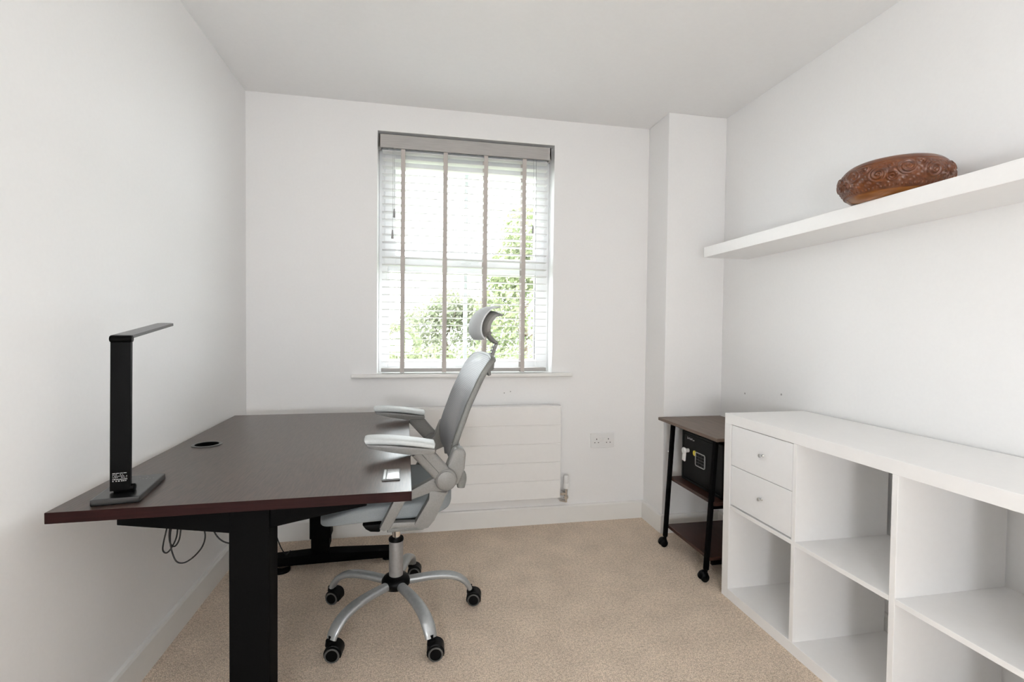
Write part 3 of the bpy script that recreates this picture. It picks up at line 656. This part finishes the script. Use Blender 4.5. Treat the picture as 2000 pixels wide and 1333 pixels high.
# desk lamp ------------------------------------------------------------------------
LA = radians(9.5)
lp = thing('desk_lamp', 'slim black foldable desk lamp on the desk by the left wall', 'lamp', (0.161, -1.325, DZ + 0.0005), LA)
def lobj(name, bm, mat, parent=None, **k): return obj(name, bm, mat, parent or lp, **k)
b = NB(); prism(b, [(-0.047, -0.095), (0.047, -0.095), (0.047, 0.095), (-0.047, 0.095)], 0.0, 0.015, 'z', 0.003)
ba = lobj('base', b, M_BLKBASE)
b = NB()
for i in range(9): bx(b, (-0.030 + i * 0.0075, 0.052, 0.0148), (-0.0265 + i * 0.0075, 0.0535, 0.0153))
for i in range(3): lathe(b, [(0, 0.0004), (0.0018, 0.0004), (0.0018, 0)], 12, (-0.02 + i * 0.018, 0.066, 0.015))
obj('touch_marks', b, M_PRINTD, ba, label='faint printed touch controls')
b = NB(); cyl(b, (-0.020, -0.040, 0.022), (0.022, -0.040, 0.022), 0.009, bev=0.0015); lobj('lower_hinge', b, M_BLKGLO, smooth=40)
b = NB(); prism(b, [(-0.026, 0.018), (0.014, 0.018), (0.018, 0.372), (-0.022, 0.372)], -0.049, -0.036, 'y', 0.0015)
st = lobj('stem', b, M_BLKGLO)
b = NB(); rr = random.Random(5)
for i, z in enumerate((0.060, 0.0565, 0.053, 0.0495, 0.045, 0.041)):
    x = -0.020
    while x < 0.008:
        w_ = rr.uniform(0.001, 0.003)
        if i < 1: w_ = 0.006
        elif rr.random() < 0.25: x += w_; continue
        bx(b, (x, -0.0496, z), (min(x + w_, 0.009), -0.0488, z + (0.0016 if i > 3 else 0.0009))); x += w_ + 0.0012
obj('rating_print', b, M_PRINT, st, label='tiny pale printed text')
b = NB(); cyl(b, (-0.024, -0.043, 0.379), (0.020, -0.043, 0.379), 0.0085, bev=0.0015); lobj('upper_hinge', b, M_BLKGLO, smooth=40)
HL = 0.335; s_ = 0.105
t = NB(); prism(t, [(-0.021, 0.0), (0.021, 0.0), (0.021, HL - 0.012), (0.012, HL), (-0.012, HL), (-0.021, HL - 0.012)], -0.004, 0.004, 'z', 0.0015)
b = NB(); merge(b, t, Matrix.Translation((-0.002, -0.040, 0.384)) @ Matrix.Rotation(atan2(0.032, HL), 4, 'X'))
hd = lobj('lamp_head', b, M_BLKBASE)
t = NB(); bx(t, (-0.014, 0.03, -0.0047), (0.014, HL - 0.02, -0.0038)); b = NB(); merge(b, t, Matrix.Translation((-0.002, -0.040, 0.384)) @ Matrix.Rotation(atan2(0.032, HL), 4, 'X'))
obj('light_diffuser', b, M_PLASTW, hd, label='white diffuser strip')

# office chair ---------------------------------------------------------------------------
CA = radians(2.3)
ch = thing('office_chair', 'grey mesh swivel office chair with headrest and armrests at the desk', 'office chair', (0.778, -0.770, 0), CA)
def cobj(name, bm, mat, parent=None, **k): return obj(name, bm, mat, parent or ch, **k)
# five-star base
b = NB(); lathe(b, [(0, 0.108), (0.03, 0.108), (0.044, 0.114), (0.054, 0.128), (0.054, 0.142), (0.045, 0.154), (0.030, 0.160), (0, 0.160)], 32); hub = cobj('base_hub', b, M_BLKPLA, smooth=50)
b = NB(); lathe(b, [(0, 0.150), (0.0265, 0.150), (0.0265, 0.296), (0.0255, 0.300), (0, 0.300)], 32); cobj('gas_lift_sleeve', b, M_GASLIFT, smooth=50)
b = NB(); lathe(b, [(0, 0.294), (0.028, 0.294), (0.029, 0.299), (0.027, 0.305), (0.018, 0.307), (0, 0.307)], 32); cobj('gas_lift_collar', b, M_BLKPLA, smooth=50)
b = NB(); cyl(b, (0, 0, 0.30), (0, 0, 0.43), 0.0155, n=28); cobj('gas_lift_rod', b, M_CHROME, smooth=50)
LEGP = [(0.040, 0.132), (0.09, 0.134), (0.14, 0.135), (0.19, 0.131), (0.232, 0.120), (0.262, 0.102), (0.282, 0.080), (0.291, 0.062)]
for k, ang in enumerate((7.0, 79.0, 151.0, 226.0, 296.0)):
    a = radians(ang) - CA
    pth = catmull([(r * cos(a), r * sin(a), z) for r, z in LEGP], 5)
    lg = cobj('base_leg', sweep(NB(), pth, lambda f: interp((0, .45, .75, 1), (0.034, 0.043, 0.047, 0.042), f), lambda f: interp((0, .5, 1), (0.030, 0.026, 0.020), f), n=20, power=2.4), M_SILVER, smooth=60)
    q = Vector((0.296 * cos(a), 0.296 * sin(a), 0))
    fa = radians((-12, -6, -22, -8, -4)[k])   # heading of the wheel axis, nearly towards the room door
    ax = Vector((sin(fa), -cos(fa), 0)); tr_ = Vector((cos(fa), sin(fa), 0))
    c = q + tr_ * 0.013
    b = NB(); R0 = 0.026; cyl(b, q + Vector((0, 0, 0.028)), q + Vector((0, 0, 0.075)), 0.0055, n=14)
    t = bmesh.new(); n = 18; rows = []
    for s, rr_ in ((-0.024, 0.026), (-0.022, 0.0295), (0.022, 0.0295), (0.024, 0.026)):
        rows.append([t.verts.new(ax * s + tr_ * (rr_ * cos(radians(-25 + 230 * i / n))) + Vector((0, 0, rr_ * sin(radians(-25 + 230 * i / n))))) for i in range(n + 1)])
    for r0, r1 in zip(rows, rows[1:]):
        for i in range(n): t.faces.new((r0[i], r0[i + 1], r1[i + 1], r1[i]))
    t.faces.new(rows[0]); t.faces.new(list(reversed(rows[-1])))
    bmesh.ops.recalc_face_normals(t, faces=list(t.faces))
    merge(b, t, Matrix.Translation(c + Vector((0, 0, R0))))
    bx_ = NB(); cyl(bx_, q + Vector((0, 0, 0.045)), q + Vector((0, 0, 0.062)), 0.0165, 0.0145, n=18); merge(b, bx_)
    cs = cobj('caster', b, M_BLKPLA, smooth=45)
    for s in (-1, 1):
        w_ = NB(); lathe(w_, [(0, 0.002), (0.018, 0.002), (0.019, 0.005), (0.0245, 0.004), (R0, 0.001), (R0, -0.012), (0.022, -0.014), (0, -0.014)], 32, c + ax * (s * 0.026) + Vector((0, 0, R0)), ax * s)
        wo = obj('wheel', w_, M_BLKPLA, cs, smooth=40)
        rg = NB(); lathe(rg, [(0.0190, 0.0048), (0.0200, 0.0064), (0.0235, 0.0058), (0.0245, 0.0040)], 32, c + ax * (s * 0.026) + Vector((0, 0, R0)), ax * s)
        obj('wheel_trim', rg, M_GREYRING, cs, smooth=40)
# mechanism under the seat
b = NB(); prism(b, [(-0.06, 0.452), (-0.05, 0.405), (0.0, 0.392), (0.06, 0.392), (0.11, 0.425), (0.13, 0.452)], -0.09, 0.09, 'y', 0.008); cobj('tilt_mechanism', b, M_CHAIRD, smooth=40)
b = NB(); prism(b, [(-0.116, 0.424), (-0.104, 0.408), (-0.088, 0.398), (-0.055, 0.394), (-0.05, 0.424)], -0.16, -0.05, 'y', 0.006); cobj('tension_knob', b, M_BLKPLA, smooth=40)
b = NB(); sweep(b, [(0.01, -0.08, 0.43), (0.01, 0.17, 0.428), (0.0, 0.21, 0.424)], 0.008, 0.008, n=8); cobj('height_lever', b, M_BLKPLA, smooth=40)
# seat cushion
def seat_fn(u, v):
    a = 2 * pi * u; e = 2 / 3.6; ca, sa = cos(a), sin(a)
    px = math.copysign(abs(ca) ** e, ca); py = math.copysign(abs(sa) ** e, sa)
    k = abs(2 * v - 1); sh = (1 - max(0, k - 0.30) ** 2 * 1.6)
    if v < 0.06 or v > 0.94: sh *= max(0.0, min(1, (0.5 - abs(v - 0.5)) / 0.06)) ** 0.6 if False else 1
    x = -0.030 + px * 0.232 * (sh if px > 0 else sh); y = py * 0.247 * sh
    front = max(0, (-0.05 - x) / 0.21)
    z0 = 0.452 - 0.040 * front ** 1.6 * (1 - (y / 0.26) ** 2 * 0.7); z1 = 0.522 - 0.070 * front ** 2.0 + 0.030 * max(0, (x - 0.05) / 0.15) ** 2 + 0.012 * (abs(y) / 0.25) ** 3
    return (x, y, z0 + (z1 - z0) * (0.5 - 0.5 * cos(pi * v)))
b = NB(); grid(b, seat_fn, 72, 20, True)
t = b; t.verts.ensure_lookup_table()
def cap_ring(bm, pts_fn, nu, v):
    rings = []
    for k in range(7):
        s = 1 - k / 6; rr_ = []
        for i in range(nu):
            p = Vector(pts_fn(i / nu, v)); c0 = Vector((-0.03, 0, 0)); q = Vector((c0.x + (p.x - c0.x) * s, p.y * s, 0))
            front = max(0, (-0.05 - q.x) / 0.21)
            if v < 0.5: z = 0.452 - 0.040 * front ** 1.6 * (1 - (q.y / 0.26) ** 2 * 0.7)
            else: z = 0.522 - 0.070 * front ** 2.0 + 0.030 * max(0, (q.x - 0.05) / 0.15) ** 2 + 0.012 * (abs(q.y) / 0.25) ** 3
            rr_.append(bm.verts.new((q.x, q.y, z)))
        rings.append(rr_)
    for a_, b_ in zip(rings, rings[1:]):
        for i in range(nu):
            j = (i + 1) % nu
            try: bm.faces.new((a_[i], a_[j], b_[j], b_[i]))
            except Exception: pass
cap_ring(b, seat_fn, 72, 0.0); cap_ring(b, seat_fn, 72, 1.0)
bmesh.ops.remove_doubles(b, verts=list(b.verts), dist=0.0006); bmesh.ops.recalc_face_normals(b, faces=list(b.faces))
cobj('seat', b, M_SEAT, smooth=80)
# side frames, arms, back lugs
for s in (-1, 1):
    y0, y1 = (s * 0.252, s * 0.288)
    ya, yb = min(y0, y1), max(y0, y1)
    b = NB()
    prism(b, [(-0.054, 0.456), (-0.040, 0.449), (-0.020, 0.452), (0.030, 0.545), (0.0, 0.562)], ya, yb, 'y', 0.005)
    prism(b, [(-0.012, 0.548), (0.022, 0.538), (0.113, 0.566), (0.168, 0.556), (0.175, 0.59), (0.15, 0.63), (0.116, 0.612)], ya, yb, 'y', 0.005)
    prism(b, [(0.105, 0.575), (0.106, 0.545), (0.057, 0.462), (0.072, 0.448), (0.084, 0.444), (0.104, 0.449), (0.125, 0.472), (0.150, 0.525), (0.172, 0.575)], ya, yb, 'y', 0.005)
    prism(b, [(-0.040, 0.449), (-0.006, 0.456), (0.06, 0.452), (0.09, 0.447), (0.075, 0.470), (-0.02, 0.474)], ya + 0.004, yb - 0.004, 'y', 0.003)
    fr = cobj('side_frame', b, M_CHAIR, smooth=40)
    # under-seat bracket that carries the side frame
    b = NB(); bx(b, (-0.03, min(s * 0.08, s * 0.27), 0.436), (0.09, max(s * 0.08, s * 0.27), 0.450), 0.004); obj('frame_bracket', b, M_CHAIRD, fr)
    b = NB(); prism(b, [(0.115, 0.600), (0.168, 0.575), (0.205, 0.590), (0.224, 0.640), (0.228, 0.694), (0.219, 0.708), (0.197, 0.711), (0.186, 0.702), (0.160, 0.640)], min(s * 0.235, s * 0.290), max(s * 0.235, s * 0.290), 'y', 0.009, 3)
    obj('back_lug', b, M_CHAIR, fr, smooth=45)
    b = NB(); sweep(b, catmull([(0.205, s * 0.235, 0.625), (0.219, s * 0.235, 0.60), (0.218, s * 0.235, 0.562)], 6), 0.026, lambda f: 0.026 + 0.010 * sin(pi * f), n=16, power=3, up=(1, 0, 0)); obj('tilt_knob', b, M_CHAIRD, fr, smooth=50)
    b = NB(); lathe(b, [(0, 0.018), (0.0265, 0.018), (0.030, 0.016), (0.0305, 0.012), (0.033, 0.011), (0.036, 0.007), (0.036, -0.030), (0, -0.030)], 40, (0.160, s * 0.300, 0.612), Vector((0, s, 0))); obj('pivot_cap', b, M_CHAIR, fr, smooth=40)
    # armrest: beam from pivot to pad, with a lengthwise groove
    P0, P1 = Vector((0.158, s * 0.292, 0.618)), Vector((0.073, s * 0.300, 0.716))
    ar = NB(); dd = (P1 - P0).normalized()
    sweep(ar, [P0 - dd * 0.01, P0, P0.lerp(P1, .5), P1], 0.030, lambda f: 0.056 + 0.006 * f, n=24, power=5, up=Vector((1, 0, 1)).normalized())
    am = cobj('armrest', ar, M_CHAIR if s < 0 else M_CHAIR, smooth=45)
    nrm = Vector((1, 0, 1)).normalized()
    g = NB(); o_ = Vector((0, s * 0.0135, 0)) - nrm * 0.004
    sweep(g, [P0 + o_ + dd * 0.02, P1 + o_ - dd * 0.008], 0.006, 0.003, n=8, up=nrm); obj('arm_groove', g, M_CHAIRD, am)
    yc = s * 0.305
    shell = [(-0.095, 0.748), (-0.020, 0.742), (0.040, 0.734), (0.120, 0.724), (0.122, 0.714), (0.112, 0.708), (0.040, 0.708), (-0.025, 0.720), (-0.085, 0.735)]
    b = NB(); prism(b, shell, yc - 0.034, yc + 0.034, 'y', 0.004); obj('pad_shell', b, M_CHAIR, am, smooth=40)
    pathp = [(-0.097, yc, 0.754), (-0.088, yc, 0.7555), (-0.05, yc, 0.755), (0.0, yc, 0.751), (0.06, yc, 0.743), (0.11, yc, 0.734), (0.121, yc, 0.7315)]
    b = NB(); sweep(b, catmull(pathp, 6), lambda f: 0.080 * min(1, (0.55 + 9 * f), (0.6 + 9 * (1 - f))), lambda f: interp((0, .05, .3, .9, 1), (0.010, 0.019, 0.023, 0.019, 0.012), f), n=28, power=3.6); obj('arm_pad', b, M_PAD, am, smooth=60)
# backrest
BZ = [0.585, 0.62, 0.66, 0.70, 0.74, 0.79, 0.84, 0.89, 0.94, 0.985, 1.012]
BX = [0.196, 0.186, 0.181, 0.184, 0.195, 0.213, 0.231, 0.253, 0.277, 0.303, 0.322]
BW = [0.105, 0.170, 0.205, 0.221, 0.226, 0.226, 0.225, 0.223, 0.220, 0.215, 0.203]
CB = catmull([(z, x, w_) for z, x, w_ in zip(BZ, BX, BW)], 6)
def back_pt(u, v, off=0.0):
    k = v * (len(CB) - 1); i = min(int(k), len(CB) - 2); p = CB[i].lerp(CB[i + 1], k - i)
    z, x, w_ = p; uu = 2 * u - 1
    zz = z - (0.010 * uu ** 4 if v > 0.85 else 0) * ((v - 0.85) / 0.15 if v > 0.85 else 0)
    if v < 0.12: zz += 0.022 * uu * uu * (1 - v / 0.12)
    return Vector((x + 0.012 * (1 - uu * uu) + off, uu * w_, zz))
b = NB(); grid(b, lambda u, v: back_pt(u, v), 40, 60)
bm_ = cobj('back_mesh', b, M_MESH, smooth=80)
loopp = [back_pt(u / 12, 0.0, 0.012) for u in range(12)] + [back_pt(1, v / 24, 0.012) for v in range(24)] + [back_pt(1 - u / 12, 1.0, 0.012) for u in range(12)] + [back_pt(0, 1 - v / 24, 0.012) for v in range(25)]
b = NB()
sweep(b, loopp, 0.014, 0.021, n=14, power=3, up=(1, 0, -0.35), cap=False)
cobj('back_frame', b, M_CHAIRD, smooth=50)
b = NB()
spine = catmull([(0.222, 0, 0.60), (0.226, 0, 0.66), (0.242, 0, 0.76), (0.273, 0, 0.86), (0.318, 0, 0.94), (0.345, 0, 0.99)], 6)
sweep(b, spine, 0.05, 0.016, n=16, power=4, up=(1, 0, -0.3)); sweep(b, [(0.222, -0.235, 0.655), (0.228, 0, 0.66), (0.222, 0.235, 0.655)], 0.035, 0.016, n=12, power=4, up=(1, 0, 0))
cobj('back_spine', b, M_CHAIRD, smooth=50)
# headrest
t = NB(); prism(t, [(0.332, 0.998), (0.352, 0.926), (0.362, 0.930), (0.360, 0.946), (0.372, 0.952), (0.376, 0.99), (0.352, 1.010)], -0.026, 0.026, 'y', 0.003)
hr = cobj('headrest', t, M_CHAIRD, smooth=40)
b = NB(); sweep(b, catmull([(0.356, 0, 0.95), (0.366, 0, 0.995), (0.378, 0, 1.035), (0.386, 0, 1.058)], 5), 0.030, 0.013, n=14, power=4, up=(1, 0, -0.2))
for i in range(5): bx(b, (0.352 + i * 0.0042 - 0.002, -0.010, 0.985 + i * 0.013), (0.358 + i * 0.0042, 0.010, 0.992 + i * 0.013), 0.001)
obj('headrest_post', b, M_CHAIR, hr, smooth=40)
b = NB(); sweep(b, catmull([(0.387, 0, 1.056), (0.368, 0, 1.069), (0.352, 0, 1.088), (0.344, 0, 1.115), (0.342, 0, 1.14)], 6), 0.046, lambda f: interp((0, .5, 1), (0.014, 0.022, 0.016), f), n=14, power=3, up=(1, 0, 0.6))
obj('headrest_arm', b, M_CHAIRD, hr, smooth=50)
HC = [(0.309, 1.077), (0.298, 1.091), (0.293, 1.112), (0.297, 1.138), (0.310, 1.163), (0.328, 1.182), (0.350, 1.192), (0.374, 1.192)]
HS = catmull([(x, 0, z) for x, z in HC], 6)
def hr_shape(bm, off, th, wid, bow):
    n = len(HS); N_ = 25
    def pt(i, u, o):
        p = HS[i]; d = (HS[min(i + 1, n - 1)] - HS[max(i - 1, 0)]).normalized(); nn = Vector((-d.z, 0, d.x))
        f = i / (n - 1); w_ = wid * (0.80 + 0.20 * sin(pi * (0.12 + 0.76 * f)))
        tt = th * (1 - abs(u) ** 5 * 0.6) * interp((0, 0.15, 0.6, 1), (0.85, 1.0, 0.95, 0.45), f)
        q = p + nn * (off + o * tt) + Vector((bow * u * u, 0, 0)); q.y = u * w_
        return q
    A = [[bm.verts.new(pt(i, -1 + 2 * k / (N_ - 1), 1)) for k in range(N_)] for i in range(n)]
    B = [[bm.verts.new(pt(i, -1 + 2 * k / (N_ - 1), 0)) for k in range(N_)] for i in range(n)]
    for i in range(n - 1):
        for k in range(N_ - 1):
            bm.faces.new((A[i][k], A[i][k + 1], A[i + 1][k + 1], A[i + 1][k])); bm.faces.new((B[i][k], B[i + 1][k], B[i + 1][k + 1], B[i][k + 1]))
        bm.faces.new((A[i][0], A[i + 1][0], B[i + 1][0], B[i][0])); bm.faces.new((A[i][-1], B[i][-1], B[i + 1][-1], A[i + 1][-1]))
    for k in range(N_ - 1):
        bm.faces.new((A[0][k], B[0][k], B[0][k + 1], A[0][k + 1])); bm.faces.new((A[-1][k], A[-1][k + 1], B[-1][k + 1], B[-1][k]))
    bmesh.ops.recalc_face_normals(bm, faces=list(bm.faces)); return bm
obj('headrest_shell', hr_shape(NB(), -0.031, 0.033, 0.142, 0.012), M_CHAIR, hr, smooth=50)
obj('headrest_pad', hr_shape(NB(), 0.001, 0.013, 0.138, 0.012), M_HEADPAD, hr, smooth=60)

# ------------------------------------------------------------------ outside the window
struct('ground', bx(NB(), (-8, T + 0.02, -0.35), (14, 26, -0.25)), M_GRASS, label='lawn outside')
def foliage(bm, blobs, n, size, rng):
    for _ in range(n):
        (cx, cy, cz, rx, ry, rz) = blobs[rng.randrange(len(blobs))]
        while True:
            x, y, z = rng.uniform(-1, 1), rng.uniform(-1, 1), rng.uniform(-1, 1); q = x * x + y * y + z * z
            if q < 1 and q > rng.random() * 0.55: break
        c = Vector((cx + x * rx, cy + y * ry, cz + z * rz))
        if c.z < -0.2: continue
        a = Vector((rng.gauss(0, 1), rng.gauss(0, 1), rng.gauss(0, 1))).normalized(); e = a.orthogonal().normalized(); f = a.cross(e)
        s = size * rng.uniform(0.6, 1.3)
        vs = [bm.verts.new(c + e * s), bm.verts.new(c + f * s * 0.5), bm.verts.new(c - e * s * 0.8), bm.verts.new(c - f * s * 0.5)]
        bm.faces.new(vs)
def tree(name, label, cat, loc, blobs, n, size, mat, trunk_h, seed, group=None):
    t = thing(name, label, cat, loc, 0, group); rng = random.Random(seed)
    b = NB(); foliage(b, blobs, n, size, rng); obj('foliage', b, mat, t)
    b = NB(); sweep(b, catmull([(0, 0, 0), (0.05, 0, trunk_h * .5), (-0.04, 0.03, trunk_h)], 5), lambda f: 0.16 - 0.09 * f, lambda f: 0.16 - 0.09 * f, n=10)
    for i in range(6):
        a = rng.uniform(0, 6.28); z0 = trunk_h * rng.uniform(0.4, 0.95); L_ = rng.uniform(0.5, 1.0)
        sweep(b, [(0, 0, z0), (L_ * 0.5 * cos(a), L_ * 0.5 * sin(a), z0 + 0.35), (L_ * cos(a), L_ * sin(a), z0 + 0.9)], lambda f: 0.06 - 0.045 * f, lambda f: 0.06 - 0.045 * f, n=7)
    obj('trunk', b, M_BARK, t, smooth=60)
tree('garden_tree', 'tall loose green tree outside the right half of the window', 'tree', (3.75, 10.5, -0.25), [(0, 0, 2.0, 1.35, 1.0, 1.3), (0.4, 0.2, 3.2, 1.1, 0.9, 1.0), (-0.7, -0.1, 1.5, 0.8, 0.8, 1.0), (-0.4, 0, 2.9, 0.7, 0.7, 0.8), (0.1, 0, 4.0, 0.8, 0.7, 0.8)], 6500, 0.085, M_LEAF1, 2.4, 11)
tree('garden_bush', 'rounded pale bush outside the middle of the window', 'bush', (1.75, 13.2, -0.25), [(0, 0, 1.2, 1.6, 0.9, 1.0), (0.2, 0, 2.0, 0.8, 0.7, 0.65), (-0.8, 0, 1.25, 0.9, 0.8, 0.9), (1.0, 0, 1.6, 0.9, 0.8, 0.85)], 5200, 0.09, M_LEAF2, 1.2, 12)
tree('garden_bush', 'low bright bush outside the left edge of the window', 'bush', (-0.3, 11.2, -0.25), [(0, 0, 0.7, 1.1, 0.7, 0.75), (0.6, 0, 0.8, 0.7, 0.6, 0.7)], 3000, 0.075, M_LEAF3, 0.7, 13)
hd_ = thing('garden_hedge', 'long leafy hedge across the bottom of the window view', 'hedge', (2.0, 9.0, -0.25))
b = NB(); foliage(b, [(x * 0.6 - 3.2, random.uniform(-0.1, 0.1), 0.45, 0.6, 0.4, 0.52 + 0.12 * random.random()) for x in range(12)], 5500, 0.065, random.Random(21)); obj('foliage', b, M_LEAF3, hd_)
for x in range(8): obj('stem', cyl(NB(), (x * 0.85 - 3.0, 0, 0), (x * 0.85 - 3.0, 0, 0.6), 0.02, n=7), M_BARK, hd_)
